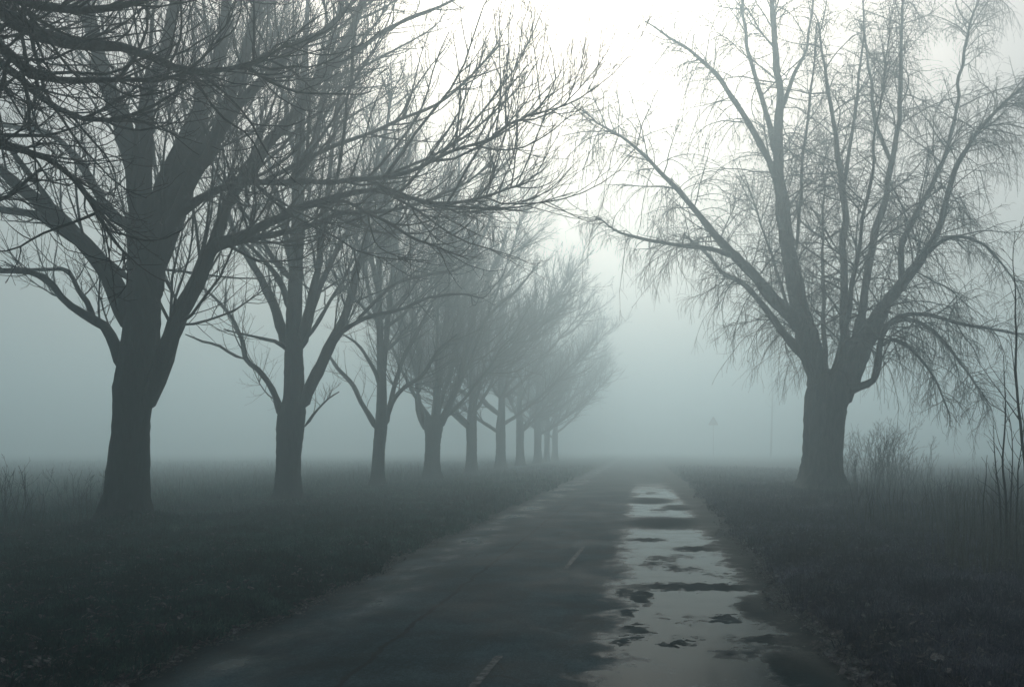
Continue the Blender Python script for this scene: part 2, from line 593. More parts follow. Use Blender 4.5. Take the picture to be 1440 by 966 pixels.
def extra_limbs(base, n, z0, z1, reach, rise, r0, azs):
    """limbs reaching toward and away from the road, arching outwards then up"""
    out = []
    for k in range(n):
        az = math.radians(azs[k % len(azs)] + rng.uniform(-12, 12))
        z = z0 + (z1 - z0) * rng.random()
        d = np.array([math.cos(az), math.sin(az), 0])
        R = reach * rng.uniform(0.75, 1.1)
        H = rise * rng.uniform(0.7, 1.2)
        side = np.array([-d[1], d[0], 0]) * rng.uniform(-0.8, 0.8)
        b = np.array([base[0], base[1], z])
        rows = []
        for t, rk in ((0, 1.0), (0.12, 0.85), (0.3, 0.66), (0.55, 0.45), (0.8, 0.26), (1.0, 0.09)):
            p = b + d * R * (t ** 0.85) + side * t * t + np.array([0, 0, H * (t ** 1.05)])
            rows.append([*p, r0 * rk])
        out.append(np.array(rows))
    return out


def build_row_tree(ty, label, trunk, limbs, style, extras=(), xstyle=None, group='bare trees in a row along the left verge', flare=1.5, trunk_label=None):
    px0, py0 = trunk[0][0], trunk[0][1]
    b = at(px0, py0, ty)
    base = np.array([b[0], ty, float(terrain(b[0], ty)) - 0.08])
    root = empty('bare_tree', base, label, 'tree', group)
    T = limb_from(trunk, ty)
    T = np.vstack([[T[0, 0], T[0, 1], base[2] - 0.05, T[0, 3]], T[1:]])
    make_trunk(root, base, T, BARK, flare)
    for p in limbs:
        grow_limb(root, base, limb_from(p, ty), (BARK, TWIG), style)
    for p in extras:
        grow_limb(root, base, p, (BARK, TWIG), xstyle or style)
    finish_crown(root, base, TWIG)
    return root


# --- first tree inside the frame, traced limb by limb at its own distance
T1 = [(174, 735, 0, 63), (178, 690, 0, 54.9), (182, 640, 0, 51.3), (186, 590, 0, 47), (190, 545, 0, 52.1), (196, 500, 0, 50.4), (199, 450, 0, 45.4), (201, 400, 0, 42), (201, 340, 0, 37), (200, 290, 0, 30.2), (199, 262, 0, 20.2)]
L1 = [
    [(200, 315, 0, 30.2), (190, 245, .1, 26.9), (178, 195, .3, 24.4), (155, 125, .6, 21), (125, 40, .9, 16.8), (112, -60, 1.1, 11.8), (105, -180, 1.3, 4.2)],
    [(202, 310, 0, 26.9), (201, 230, -.2, 20.2), (206, 150, -.5, 16.8), (232, 65, -.9, 14.3), (262, -40, -1.2, 10.1), (285, -160, -1.4, 4.2)],
    [(214, 345, 0, 25.2), (232, 270, .2, 28.6), (250, 225, .4, 25.2), (275, 165, .8, 20.2), (303, 95, 1.2, 17.6), (318, 20, 1.6, 13.4), (330, -80, 2.0, 8.4), (338, -180, 2.2, 3.36)],
    [(225, 300, .1, 18.5), (262, 240, 0, 18.5), (300, 190, .2, 16.8), (325, 130, .5, 15.1), (345, 65, .8, 13.4), (358, 15, 1.0, 10.9), (385, -60, 1.3, 7.56), (405, -160, 1.6, 3.36)],
    [(240, 320, -.2, 15.1), (270, 250, -.6, 16.8), (293, 217, -.8, 15.1), (322, 165, -1.0, 13.4), (386, 97, -1.4, 10.9), (420, 62, -1.6, 9.24), (464, 34, -1.9, 6.72), (530, -20, -2.2, 3.36)],
    [(190, 470, 0, 25.2), (174, 432, 0, 28.6), (165, 408, -.1, 26), (149, 377, -.2, 23.5), (118, 340, -.5, 21.8), (78, 303, -.8, 20.2), (40, 272, -1.1, 17.6), (0, 242, -1.5, 14.3), (-60, 195, -1.9, 10.1), (-130, 130, -2.2, 4.2)],
    [(125, 350, -.4, 13.4), (80, 320, -.2, 12.6), (35, 300, .2, 10.9), (-20, 292, .6, 8.4), (-90, 260, 1.0, 3.36)],
    [(186, 535, 0, 18.5), (172, 505, 0, 20.2), (162, 486, 0, 16), (147, 461, 0, 13.4), (124, 448, 0, 12.6), (93, 427, -.1, 10.1), (75, 402, -.2, 9.24), (53, 384, -.4, 8.4), (12, 381, -.7, 7.56), (-40, 385, -1.0, 5.88), (-110, 360, -1.3, 2.52)],
    [(135, 452, 0, 8.4), (122, 425, .1, 7.56), (109, 408, .3, 6.72), (90, 378, .4, 5.88), (47, 376, .7, 4.2), (5, 368, 1.0, 2.1)],
    [(196, 330, 0, 13.4), (172, 312, .2, 15.1), (150, 290, .6, 12.6), (118, 235, 1.0, 10.9), (92, 198, 1.4, 9.24), (60, 185, 1.8, 7.56), (0, 172, 2.4, 3.36)],
    [(218, 430, 0, 16.8), (224, 365, -.1, 17.6), (247, 310, -.3, 15.1), (286, 277, -.5, 10.9), (312, 264, -.7, 9.24), (374, 257, -1.0, 8.4), (469, 255, -1.4, 7.14), (559, 243, -1.8, 5.88), (633, 219, -2.1, 4.62), (708, 184, -2.4, 3.36), (757, 150, -2.6, 2.52), (777, 115, -2.7, 1.68)],
    [(196, 580, 0, 26.9), (211, 545, 0, 31.9), (226, 513, .05, 26.9), (248, 461, .1, 22.7), (280, 388, .2, 21), (299, 348, .2, 20.2), (330, 333, .1, 15.1), (374, 315, -.1, 12.6), (424, 293, -.4, 10.9), (467, 277, -.7, 9.24), (524, 268, -1.0, 7.56), (570, 278, -1.3, 6.3), (618, 286, -1.5, 5.04), (678, 276, -1.8, 3.78), (738, 250, -2.1, 2.52)],
    [(420, 296, -.4, 5.88), (474, 282, -.8, 5.04), (524, 303, -1.2, 4.62), (565, 325, -1.5, 4.2), (598, 343, -1.7, 3.36), (658, 366, -2.0, 1.68)],
    [(296, 364, .2, 9), (301, 350, .2, 11.8), (346, 340, .5, 9.24), (396, 327, .9, 8.4), (449, 312, 1.3, 7.56), (486, 301, 1.6, 6.72), (560, 292, 2.0, 5.04), (640, 262, 2.4, 3.36), (700, 222, 2.8, 1.68)],
    [(297, 360, .2, 18.5), (311, 315, .3, 15.1), (325, 278, .5, 15.1), (374, 208, .8, 15.1), (417, 155, 1.0, 13.4), (464, 90, 1.3, 11.8), (498, 31, 1.6, 9.24), (522, -50, 1.9, 6.72), (545, -150, 2.1, 3.36)],
    [(455, 104, 1.2, 6.72), (520, 60, 1.0, 5.88), (590, 20, .6, 5.04), (660, -10, .2, 2.52)],
    [(360, 262, -.9, 5.88), (430, 222, -.7, 5.88), (500, 195, -.4, 5.04), (580, 165, -.1, 4.2), (650, 120, .2, 3.36), (700, 60, .4, 1.68)],
    [(230, 410, .2, 8.4), (228, 380, .3, 7.56), (246, 340, .6, 6.72), (258, 310, .9, 5.88), (275, 240, 1.3, 4.2), (290, 170, 1.6, 2.1)],
]
T2 = [(404, 706, 0, 38), (404, 690, 0, 33), (406, 640, 0, 33), (410, 590, 0, 37), (414, 562, 0, 29.6), (413, 500, 0, 24.2), (413, 450, 0, 21.1), (416, 380, 0, 17.9), (419, 310, 0, 15.6), (421, 250, 0, 13.3), (424, 160, 0, 10.1), (430, 60, .2, 7.02), (435, -40, .3, 3.9)]
L2 = [
    [(398, 590, 0, 12.8), (384, 552, 0, 8.8), (362, 522, 0, 7.2), (345, 505, 0, 6.4), (340, 478, .1, 6), (328, 452, .2, 5.2), (310, 428, .3, 4.4), (290, 408, .5, 3.2), (276, 395, .6, 1.6)],
    [(345, 505, 0, 4.8), (325, 498, -.2, 4), (305, 484, -.4, 3.6), (282, 480, -.6, 3.2), (255, 470, -.8, 1.6)],
    [(405, 495, 0, 7.2), (392, 482, -.3, 5.6), (372, 477, -.6, 4.4), (345, 470, -.9, 3.2), (318, 462, -1.2, 1.6)],
    [(404, 490, .1, 16), (391, 447, .2, 13.6), (375, 405, .4, 11.2), (352, 368, .7, 9.6), (335, 335, .9, 7.2), (318, 290, 1.2, 5.6), (300, 235, 1.5, 2.4)],
    [(408, 440, 0, 9.6), (394, 397, -.3, 8), (370, 366, -.6, 6.4), (348, 345, -.9, 4.8), (318, 330, -1.2, 2.4)],
    [(412, 390, .2, 8.8), (404, 345, .5, 8), (395, 292, .9, 7.2), (383, 262, 1.1, 6.4), (372, 215, 1.4, 4.8), (355, 150, 1.7, 2.4)],
    [(422, 480, 0, 12), (436, 422, -.2, 10.4), (447, 375, -.4, 8.8), (452, 330, -.6, 8), (458, 275, -.9, 6.4), (468, 195, -1.2, 4.8), (480, 110, -1.5, 2.4)],
    [(425, 490, .3, 11.2), (447, 415, .6, 8.8), (474, 352, .9, 7.2), (503, 310, 1.2, 6), (535, 262, 1.5, 4.8), (570, 200, 1.8, 2.4)],
    [(422, 575, 0, 20.8), (436, 545, 0, 16), (463, 490, .1, 14.4), (485, 440, .2, 12), (500, 395, .3, 10.4), (513, 345, .5, 8.8), (521, 290, .7, 7.2), (533, 220, 1.0, 5.6), (550, 130, 1.3, 2.4)],
    [(462, 492, 0, 9.6), (480, 468, -.2, 8), (512, 448, -.5, 6.4), (552, 439, -.8, 5.2), (590, 425, -1.1, 4.4), (624, 417, -1.4, 3.6), (680, 420, -1.8, 2)],
    [(500, 452, -.4, 4.8), (530, 422, -.2, 4.8), (556, 400, .1, 4.4), (600, 388, .4, 4), (640, 376, .7, 3.2), (700, 345, 1.0, 1.6)],
    [(428, 600, 0, 5.6), (445, 580, -.2, 3.2), (462, 563, -.4, 2.4), (480, 550, -.6, 1.5)],
    [(421, 260, 0, 9.6), (445, 180, -.5, 8), (465, 90, -.9, 5.6), (482, 0, -1.2, 2.4)],
    [(421, 240, 0, 8), (402, 160, .5, 6.4), (385, 70, .9, 4.8), (372, -10, 1.2, 2.4)],
]
T3 = [(530, 694, 0, 22), (531, 665, 0, 18), (533, 630, 0, 16.5), (536, 600, 0, 17), (537, 560, 0, 14), (536, 515, 0, 12), (534, 470, 0, 9), (533, 400, .1, 8), (536, 300, .2, 6.5), (540, 200, .3, 4)]
L3 = [
    [(531, 605, 0, 9.68), (521, 588, 0, 7.04), (508, 568, 0, 6.6), (494, 540, .1, 6.16), (475, 515, .2, 5.28), (458, 490, .4, 2.64)],
    [(535, 545, 0, 6.16), (522, 510, -.4, 5.28), (506, 488, -.7, 4.4), (482, 470, -1.0, 2.2)],
    [(538, 530, 0, 9.68), (545, 450, .2, 7.04), (553, 370, .5, 6.16), (564, 280, .8, 4.84), (578, 190, 1.1, 2.64)],
    [(541, 600, 0, 8.8), (552, 565, 0, 6.6), (565, 548, 0, 6.16), (590, 530, -.3, 5.28), (612, 502, -.6, 4.4), (640, 470, -.9, 2.64)],
    [(545, 580, 0, 7.04), (558, 530, .3, 6.16), (578, 480, .6, 5.28), (600, 440, .9, 3.96), (620, 380, 1.2, 2.2)],
    [(536, 480, 0, 6.16), (522, 420, .6, 5.28), (505, 350, 1.1, 4.4), (490, 290, 1.5, 2.2)],
    [(534, 420, 0, 6.16), (520, 350, -.6, 5.28), (512, 270, -1.0, 3.52), (508, 210, -1.3, 1.76)],
    [(549, 410, .3, 5.28), (580, 350, -.2, 4.4), (615, 300, -.7, 3.52), (650, 250, -1.1, 1.76)],
]
T4 = [(607, 677, 0, 25), (607, 655, 0, 22), (609, 620, 0, 21), (610, 600, 0, 26), (610, 585, 0, 24)]
L4 = [
    [(604, 606, 0, 14.1), (592, 586, 0, 11.4), (588, 560, 0, 9.68), (590, 520, .1, 9.24), (585, 465, .2, 8.36), (570, 405, .4, 7.04), (556, 340, .6, 5.28), (545, 270, .8, 2.64)],
    [(610, 600, 0, 12.3), (614, 560, -.2, 8.8), (619, 520, -.3, 7.92), (625, 470, -.5, 7.04), (632, 400, -.8, 6.16), (640, 310, -1.0, 4.4), (648, 220, -1.2, 2.2)],
    [(616, 602, 0, 13.2), (630, 575, 0, 9.24), (641, 548, .1, 8.8), (654, 495, .2, 7.92), (665, 445, .4, 7.04), (690, 385, .6, 5.28), (715, 325, .9, 2.64)],
    [(613, 595, .2, 7.92), (626, 545, .5, 6.16), (642, 490, .9, 5.28), (655, 420, 1.2, 4.4), (668, 340, 1.5, 2.2)],
    [(589, 540, 0, 6.16), (575, 490, -.7, 5.28), (560, 450, -1.3, 4.4), (545, 400, -1.8, 2.2)],
    [(655, 490, .2, 5.28), (690, 440, -.4, 4.4), (725, 410, -.9, 3.52), (760, 370, -1.3, 1.76)],
    [(625, 470, -.5, 5.28), (650, 400, -1.0, 4.4), (680, 330, -1.5, 3.52), (705, 270, -1.9, 1.76)],
]

AZ = [80, -80, 110, -110, 60, -60, 95, -95]
b1 = at(185, 640, ROW[1])
build_row_tree(ROW[1], 'largest darkest bare tree of the left row, grassy mound at its foot', T1, L1, ash_style(1.0, 0.13),
               extra_limbs(b1, 4, 3.6, 5.8, 5.2, 5.6, 0.075, [75, -70, 105, -110]), ash_style(0.6, 0.13))
b2 = at(412, 500, ROW[2])
build_row_tree(ROW[2], 'second bare tree of the row in view, with a thin crooked low limb drooping left', T2, L2, ash_style(0.95, 0.12),
               extra_limbs(b2, 4, 3.6, 7.0, 5.0, 6.0, 0.07, [70, -75, 110, -105]), ash_style(0.6, 0.12))
b3 = at(536, 500, ROW[3])
build_row_tree(ROW[3], 'slim bare tree between the crooked limbed trunk and the wide vase shaped one', T3, L3, ash_style(0.85),
               extra_limbs(b3, 5, 3.6, 7.0, 5.0, 6.0, 0.07, [70, -75, 20, -20, 160]))
b4 = at(610, 600, ROW[4])
build_row_tree(ROW[4], 'stout bare trunk opening low into a vase of upright limbs', T4, L4, ash_style(0.8),
               extra_limbs(b4, 5, 2.2, 2.8, 5.0, 9.0, 0.10, [70, -75, 10, -20, 170]))

# --- the tree just outside the frame whose branches hang into the top left corner
b0 = np.array([TREE_X, ROW[0], float(terrain(TREE_X, ROW[0])) - 0.08])
t0 = empty('bare_tree', b0, 'near bare tree outside the left edge, its black twigs hanging into the top left corner', 'tree', 'bare trees in a row along the left verge')
make_trunk(t0, b0, np.array([[TREE_X, 8, b0[2] - .05, .45], [TREE_X + .05, 8, 1.2, .40], [TREE_X + .05, 8, 2.6, .40], [TREE_X + .1, 8, 4.0, .34], [TREE_X, 8, 6, .26], [TREE_X + .1, 8.1, 8.5, .18], [TREE_X - .1, 8, 11, .10], [TREE_X, 8, 13.5, .03]]), BARK)


def t0limb(start, pts):
    rows = [[start[0], start[1], start[2], start[3]]]
    for px, py, Y, w in pts:
        rows.append([*at(px, py, Y), 0.5 * w * Y / F])
    return np.array(rows)


T0L = [
    t0limb((TREE_X, 8, 3.9, .17), [(-260, 15, 7.6, 34), (-60, -15, 7.7, 27), (0, 12, 7.6, 23), (60, 48, 7.6, 20), (118, 66, 7.7, 17), (190, 72, 7.9, 12), (260, 100, 8.1, 9), (330, 95, 8.3, 6), (400, 55, 8.5, 3)]),
    t0limb((TREE_X, 8, 3.4, .13), [(-250, 60, 7.0, 26), (-70, 40, 6.9, 20), (0, 66, 7.0, 15), (45, 108, 7.1, 12), (100, 122, 7.3, 9), (165, 118, 7.5, 7), (240, 105, 7.7, 5), (300, 60, 7.9, 3)]),
    t0limb((TREE_X, 8, 3.0, .11), [(-240, 160, 7.4, 22), (-70, 175, 7.6, 15), (0, 206, 7.6, 10), (50, 214, 7.7, 8.5), (95, 242, 7.8, 7.5), (130, 285, 7.9, 6.5), (150, 325, 8.0, 5.5), (182, 367, 8.0, 2.5)]),
    t0limb((TREE_X, 8.1, 3.2, .10), [(-230, 120, 8.6, 20), (-80, 180, 8.7, 14), (0, 205, 8.8, 9), (55, 218, 8.9, 8), (110, 258, 9.0, 6), (150, 300, 9.0, 5), (176, 333, 9.0, 2.5)]),
    t0limb((TREE_X, 8, 4.6, .15), [(-240, -80, 8.6, 28), (-40, -90, 8.8, 20), (60, -60, 8.9, 15), (150, -35, 9.0, 11), (250, -20, 9.1, 8), (350, -30, 9.2, 4)]),
    t0limb((TREE_X, 8, 4.2, .14), [(-260, -30, 8.2, 24), (-80, 40, 8.4, 17), (10, 90, 8.4, 12), (70, 145, 8.5, 9), (130, 170, 8.6, 7), (200, 160, 8.7, 5), (270, 120, 8.8, 2.5)]),
    t0limb((TREE_X, 7.9, 4.4, .13), [(-260, -30, 6.6, 26), (-70, -30, 6.5, 18), (40, 0, 6.5, 13), (120, 10, 6.6, 10), (200, 5, 6.7, 8), (280, -20, 6.8, 4)]),
    t0limb((TREE_X, 8, 3.2, .10), [(-240, 250, 8.2, 16), (-90, 290, 8.3, 10), (-20, 285, 8.4, 7), (20, 262, 8.5, 5), (60, 240, 8.6, 3)]),
]
ST0 = dict(wob=0.03, levels=[
    dict(limb=True, K=6, g=dict(per_m=5.0, t0=0.12, ang=(46, 12), lenf=0.32, rf=0.0075, rmin=0.0055, S=11, trop=0.07, jit=0.14, lmin=0.4, cap=2.3, curl=0.05, bias=(0.1, 0, -0.35))),
    dict(K=4, g=dict(per_m=5.6, t0=0.10, ang=(44, 14), lenf=0.55, rf=0.005, rmin=0.0040, S=7, trop=0.10, jit=0.13, lmin=0.2, cap=1.0, curl=0.05)),
    dict(K=3, g=dict(per_m=5.0, t0=0.15, ang=(42, 14), lenf=0.5, rf=0.003, rmin=0.0032, S=5, trop=0.14, jit=0.12, lmin=0.12, cap=0.4, curl=0.05)),
])
for p in T0L:
    grow_limb(t0, b0, p, (BARK, TWIG), ST0, 10)
for p in extra_limbs(np.array([TREE_X, 8, 0]), 6, 3.5, 8.0, 5.0, 5.5, 0.14, [90, 140, 180, 220, 270, 300]):
    grow_limb(t0, b0, p, (BARK, TWIG), ash_style(0.45))
finish_crown(t0, b0, TWIG)

# --- two generic row trees (farther away), then copies
ROWGROUP = 'bare trees in a row along the left verge'


def generic_tree(y, label, forks, seed_r, q):
    base = np.array([TREE_X, y, float(terrain(TREE_X, y)) - 0.08])
    root = empty('bare_tree', base, label, 'tree', ROWGROUP)
    r = seed_r
    make_trunk(root, base, np.array([[TREE_X, y, base[2] - .05, r], [TREE_X + .05, y, 1.5, r * .84], [TREE_X + .05, y, 2.7, r * .86], [TREE_X + .12, y, 4.2, r * .6], [TREE_X + .05, y, 6.5, r * .45], [TREE_X + .2, y + .1, 9.5, r * .3], [TREE_X + .1, y, 12, r * .18], [TREE_X + .2, y, 14.6, r * .05]]), BARK)
    for p in extra_limbs(np.array([TREE_X, y, 0]), forks, 2.4, 5.5, 6.8, 6.8, r * 0.36, [0, 180, 60, 240, 300, 120, 20, 200, -30]):
        grow_limb(root, base, p, (BARK, TWIG), ash_style(q, 0.10, 1.6), 8)
    for p in extra_limbs(np.array([TREE_X + .1, y, 0]), 5, 5.5, 9.0, 4.2, 5.0, r * 0.26, [30, 150, 270, 90, 330]):
        grow_limb(root, base, p, (BARK, TWIG), ash_style(q, 0.10, 1.6), 8)
    finish_crown(root, base, TWIG)
    return root


def copy_tree(o, parent=None):
    c = o.copy()
    COL.objects.link(c)
    if parent is not None:
        c.parent = parent
    for ch in list(o.children):
        copy_tree(ch, c)
    return c


far_a = generic_tree(ROW[5], 'fog veiled bare tree with a straight single trunk, just beyond the vase shaped trunk', 9, 0.34, 0.75)
far_b = generic_tree(ROW[6], 'pale bare tree forking low, last one of the row whose trunk is still clear', 8, 0.38, 0.75)
for k, y in enumerate(ROW[7:]):
    c = copy_tree((far_a, far_b)[k % 2])
    c.location = (TREE_X + rng.uniform(-.3, .3), y, float(terrain(TREE_X, y)) - 0.08)
    c.rotation_euler = (0, 0, rng.uniform(0, 6.28))
    s = rng.uniform(0.92, 1.08)
    c.scale = (s, s, s)
    tag(c, 'ghostly bare tree dissolving in the fog at the far end of the left row', group=ROWGROUP)

# --- the old willow on the right
WY = WILLOW[1]
TW = [(1155, 694, 0, 68.4), (1155, 655, 0, 57.9), (1157, 605, 0, 57), (1163, 560, 0, 61.2), (1168, 535, 0, 54), (1170, 520, 0, 36)]
LW = [
    [(1160, 575, 0, 29.6), (1148, 520, 0, 34), (1133, 465, 0, 31.1), (1122, 420, .1, 26.6), (1112, 370, .2, 22.9), (1103, 310, .3, 20), (1096, 250, .4, 17), (1093, 200, .5, 14.1), (1095, 140, .7, 11.1), (1091, 70, .9, 8.88), (1085, 0, 1.1, 6.66), (1080, -110, 1.3, 2.96)],
    [(1138, 490, 0, 22.2), (1120, 455, -.1, 19.2), (1085, 418, -.4, 16.3), (1045, 373, -.7, 14.1), (1012, 338, -1.0, 11.1), (985, 308, -1.2, 8.88), (958, 275, -1.4, 7.4), (928, 243, -1.7, 5.92), (890, 205, -2.0, 4.44), (850, 182, -2.3, 2.96), (828, 168, -2.5, 1.5)],
    [(1140, 510, 0, 17.8), (1116, 484, .3, 13.3), (1092, 455, .7, 10.4), (1070, 425, 1.1, 8.14), (1045, 398, 1.4, 7.4), (1015, 385, 1.8, 5.92), (985, 350, 2.2, 4.44), (960, 330, 2.5, 2.22)],
    [(1035, 362, -.8, 8.14), (1000, 350, -1.2, 6.66), (950, 346, -1.6, 5.18), (900, 334, -2.0, 4.44), (865, 320, -2.4, 2.96), (838, 305, -2.7, 1.5)],
    [(1101, 275, .4, 11.1), (1080, 220, .0, 9.62), (1050, 168, -.4, 8.14), (1010, 110, -.8, 6.29), (985, 84, -1.1, 5.18), (945, 55, -1.5, 3.7), (905, 30, -1.9, 1.85)],
    [(1095, 240, .4, 9.62), (1083, 180, .8, 8.14), (1062, 112, 1.2, 6.29), (1047, 40, 1.6, 4.44), (1040, -60, 2.0, 2.22)],
    [(1120, 352, .1, 5.18), (1125, 285, -.2, 4.81), (1132, 205, -.5, 4.07), (1142, 110, -.8, 2.96), (1150, 30, -1.1, 1.5)],
    [(1096, 160, .7, 6.66), (1115, 110, 1.1, 5.18), (1135, 60, 1.5, 3.7), (1145, -20, 1.8, 1.85)],
    [(1176, 570, 0, 25.2), (1184, 520, 0, 22.2), (1188, 475, 0, 14.8), (1187, 430, -.1, 12.6), (1187, 370, -.2, 11.1), (1188, 300, -.4, 9.62), (1184, 258, -.5, 8.88), (1177, 205, -.7, 7.4), (1172, 165, -.9, 5.92), (1160, 108, -1.1, 4.44), (1150, 30, -1.3, 2.22)],
    [(1187, 265, -.5, 5.92), (1194, 212, -.2, 5.18), (1203, 150, .2, 4.44), (1212, 80, .5, 3.33), (1215, 0, .8, 1.85)],
    [(1190, 535, .2, 25.2), (1203, 480, .3, 16.3), (1214, 430, .4, 12.6), (1223, 372, .5, 11.1), (1232, 320, .6, 10.4), (1245, 275, .7, 9.25), (1253, 230, .9, 8.14), (1262, 180, 1.0, 7.4), (1266, 120, 1.2, 5.92), (1268, 40, 1.4, 4.44), (1276, -60, 1.6, 2.22)],
    [(1180, 570, 0, 29.6), (1198, 520, -.1, 34), (1218, 478, -.2, 28.1), (1240, 436, -.3, 20), (1265, 402, -.5, 16.3), (1298, 362, -.7, 12.6), (1324, 312, -.9, 9.62), (1345, 238, -1.1, 7.4), (1375, 190, -1.3, 5.92), (1410, 150, -1.5, 4.44), (1455, 115, -1.7, 2.22)],
    [(1268, 398, -.5, 10.4), (1268, 350, -.2, 8.88), (1288, 302, .1, 8.14), (1312, 255, .4, 7.03), (1330, 215, .6, 5.92), (1343, 160, .9, 5.18), (1350, 100, 1.1, 4.44), (1362, 45, 1.3, 3.7), (1385, -20, 1.6, 2.22)],
    [(1190, 550, -.3, 16.3), (1212, 543, -.5, 11.1), (1228, 534, -.6, 10.4), (1235, 505, -.7, 9.62), (1240, 470, -.8, 8.14), (1255, 450, -1.0, 7.4), (1290, 443, -1.3, 5.92), (1330, 450, -1.6, 5.18), (1385, 463, -2.0, 3.7), (1450, 472, -2.4, 2.22)],
    [(1236, 470, .2, 9.62), (1262, 450, .5, 7.4), (1300, 456, .9, 5.92), (1335, 490, 1.3, 4.44), (1370, 535, 1.6, 2.96), (1395, 580, 1.9, 1.5)],
    [(1235, 490, -.7, 5.92), (1258, 478, -1.0, 5.18), (1290, 500, -1.4, 4.07), (1318, 545, -1.7, 2.96), (1335, 590, -2.0, 1.5)],
    [(1253, 230, .9, 5.92), (1230, 170, 1.4, 5.18), (1222, 100, 1.8, 3.7), (1215, 30, 2.2, 1.85)],
    [(1300, 360, -.7, 5.92), (1335, 335, -1.2, 5.18), (1375, 340, -1.7, 3.7), (1415, 380, -2.1, 2.22), (1440, 430, -2.4, 1.5)],
]
STW = dict(wob=0.035, tip=6.0, tiptrop=-0.02,
           hang=dict(per_m=2.2, t0=0.15, ang=(70, 20), lenf=0.9, rf=0.003, rmin=0.0058, S=14, trop=-0.20, jit=0.10, lmin=1.4, cap=3.1, curl=0.03),
           hang2=dict(per_m=4.0, t0=0.12, ang=(38, 14), lenf=0.3, rf=0.002, rmin=0.0040, S=6, trop=-0.12, jit=0.10, lmin=0.25, cap=0.9, curl=0.04),
           levels=[
    dict(limb=True, K=5, g=dict(per_m=4.0, t0=0.12, ang=(52, 14), lenf=0.34, rf=0.0075, rmin=0.0075, S=12, trop=-0.015, jit=0.10, lmin=0.6, cap=3.0, curl=0.05)),
    dict(K=4, g=dict(per_m=6.0, t0=0.08, ang=(48, 16), lenf=0.70, rf=0.0045, rmin=0.0055, S=9, trop=-0.14, jit=0.10, lmin=0.4, cap=2.4, curl=0.05)),
    dict(K=3, g=dict(per_m=4.8, t0=0.08, ang=(40, 16), lenf=0.80, rf=0.0025, rmin=0.0040, S=8, trop=-0.24, jit=0.10, lmin=0.35, cap=2.3, curl=0.04)),
])
bw = at(1155, 694, WY)
basew = np.array([bw[0], WY, float(terrain(bw[0], WY)) - 0.15])
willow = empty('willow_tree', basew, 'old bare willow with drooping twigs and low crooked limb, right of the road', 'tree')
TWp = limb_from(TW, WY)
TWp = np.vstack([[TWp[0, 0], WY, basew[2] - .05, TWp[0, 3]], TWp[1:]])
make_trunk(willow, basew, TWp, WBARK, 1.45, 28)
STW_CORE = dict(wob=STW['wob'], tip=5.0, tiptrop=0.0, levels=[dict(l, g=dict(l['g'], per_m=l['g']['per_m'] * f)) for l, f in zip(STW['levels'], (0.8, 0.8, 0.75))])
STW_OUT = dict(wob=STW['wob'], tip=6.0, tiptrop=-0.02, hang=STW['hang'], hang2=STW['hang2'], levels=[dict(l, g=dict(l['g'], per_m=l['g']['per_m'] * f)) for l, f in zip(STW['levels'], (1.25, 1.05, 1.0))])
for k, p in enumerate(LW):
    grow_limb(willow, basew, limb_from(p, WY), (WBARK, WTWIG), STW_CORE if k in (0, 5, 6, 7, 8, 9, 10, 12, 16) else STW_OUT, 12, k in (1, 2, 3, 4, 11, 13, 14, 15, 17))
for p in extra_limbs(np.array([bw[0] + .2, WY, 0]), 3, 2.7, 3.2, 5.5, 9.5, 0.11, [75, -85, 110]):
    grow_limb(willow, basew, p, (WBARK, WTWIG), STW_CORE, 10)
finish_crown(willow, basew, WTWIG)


# --- slim young trees and saplings
def sapling(name, pts, label, cat, group, style, mats=(WBARK, WTWIG), extra=()):
    p = np.array(pts, float)
    base = np.array([p[0, 0], p[0, 1], float(terrain(p[0, 0], p[0, 1])) - 0.05])
    p[0, 2] = base[2]
    root = empty(name, base, label, cat, group)
    pl, L = resample(p, 0.1)
    pl[:, :3] += wobble(len(pl), 0.012, 3) * np.linspace(0, 1, len(pl))[:, None]
    g = Geo()
    v, q = tubes(pl[None, :, :3], pl[None, :, 3], 7)
    g.add(v, [q])
    g.obj('trunk', mats[0], base, root)
    tw = Geo()
    prev = [(pl[None, :, :3], pl[None, :, 3], np.array([L]))]
    for s in style:
        nx_ = []
        for b in prev:
            c = sprout(*b, **s)
            if c is None:
                continue
            v, q = tubes(c[0], c[1], 4)
            tw.add(v, [q])
            nx_.append(c)
        prev = nx_
    if tw.n:
        tw.obj('crown', mats[1], base, root)
    return root


SAP = [dict(per_m=3.2, t0=0.25, ang=(38, 10), lenf=0.26, rf=0.005, rmin=0.0032, S=6, trop=0.08, jit=0.12, lmin=0.15, cap=0.9),
       dict(per_m=3.5, t0=0.2, ang=(40, 12), lenf=0.4, rf=0.003, rmin=0.0025, S=4, trop=0.06, jit=0.1, lmin=0.08, cap=0.4)]


def pxline(rows):
    return [[*at(px, py, Y), 0.5 * w * Y / F] for px, py, Y, w in rows]


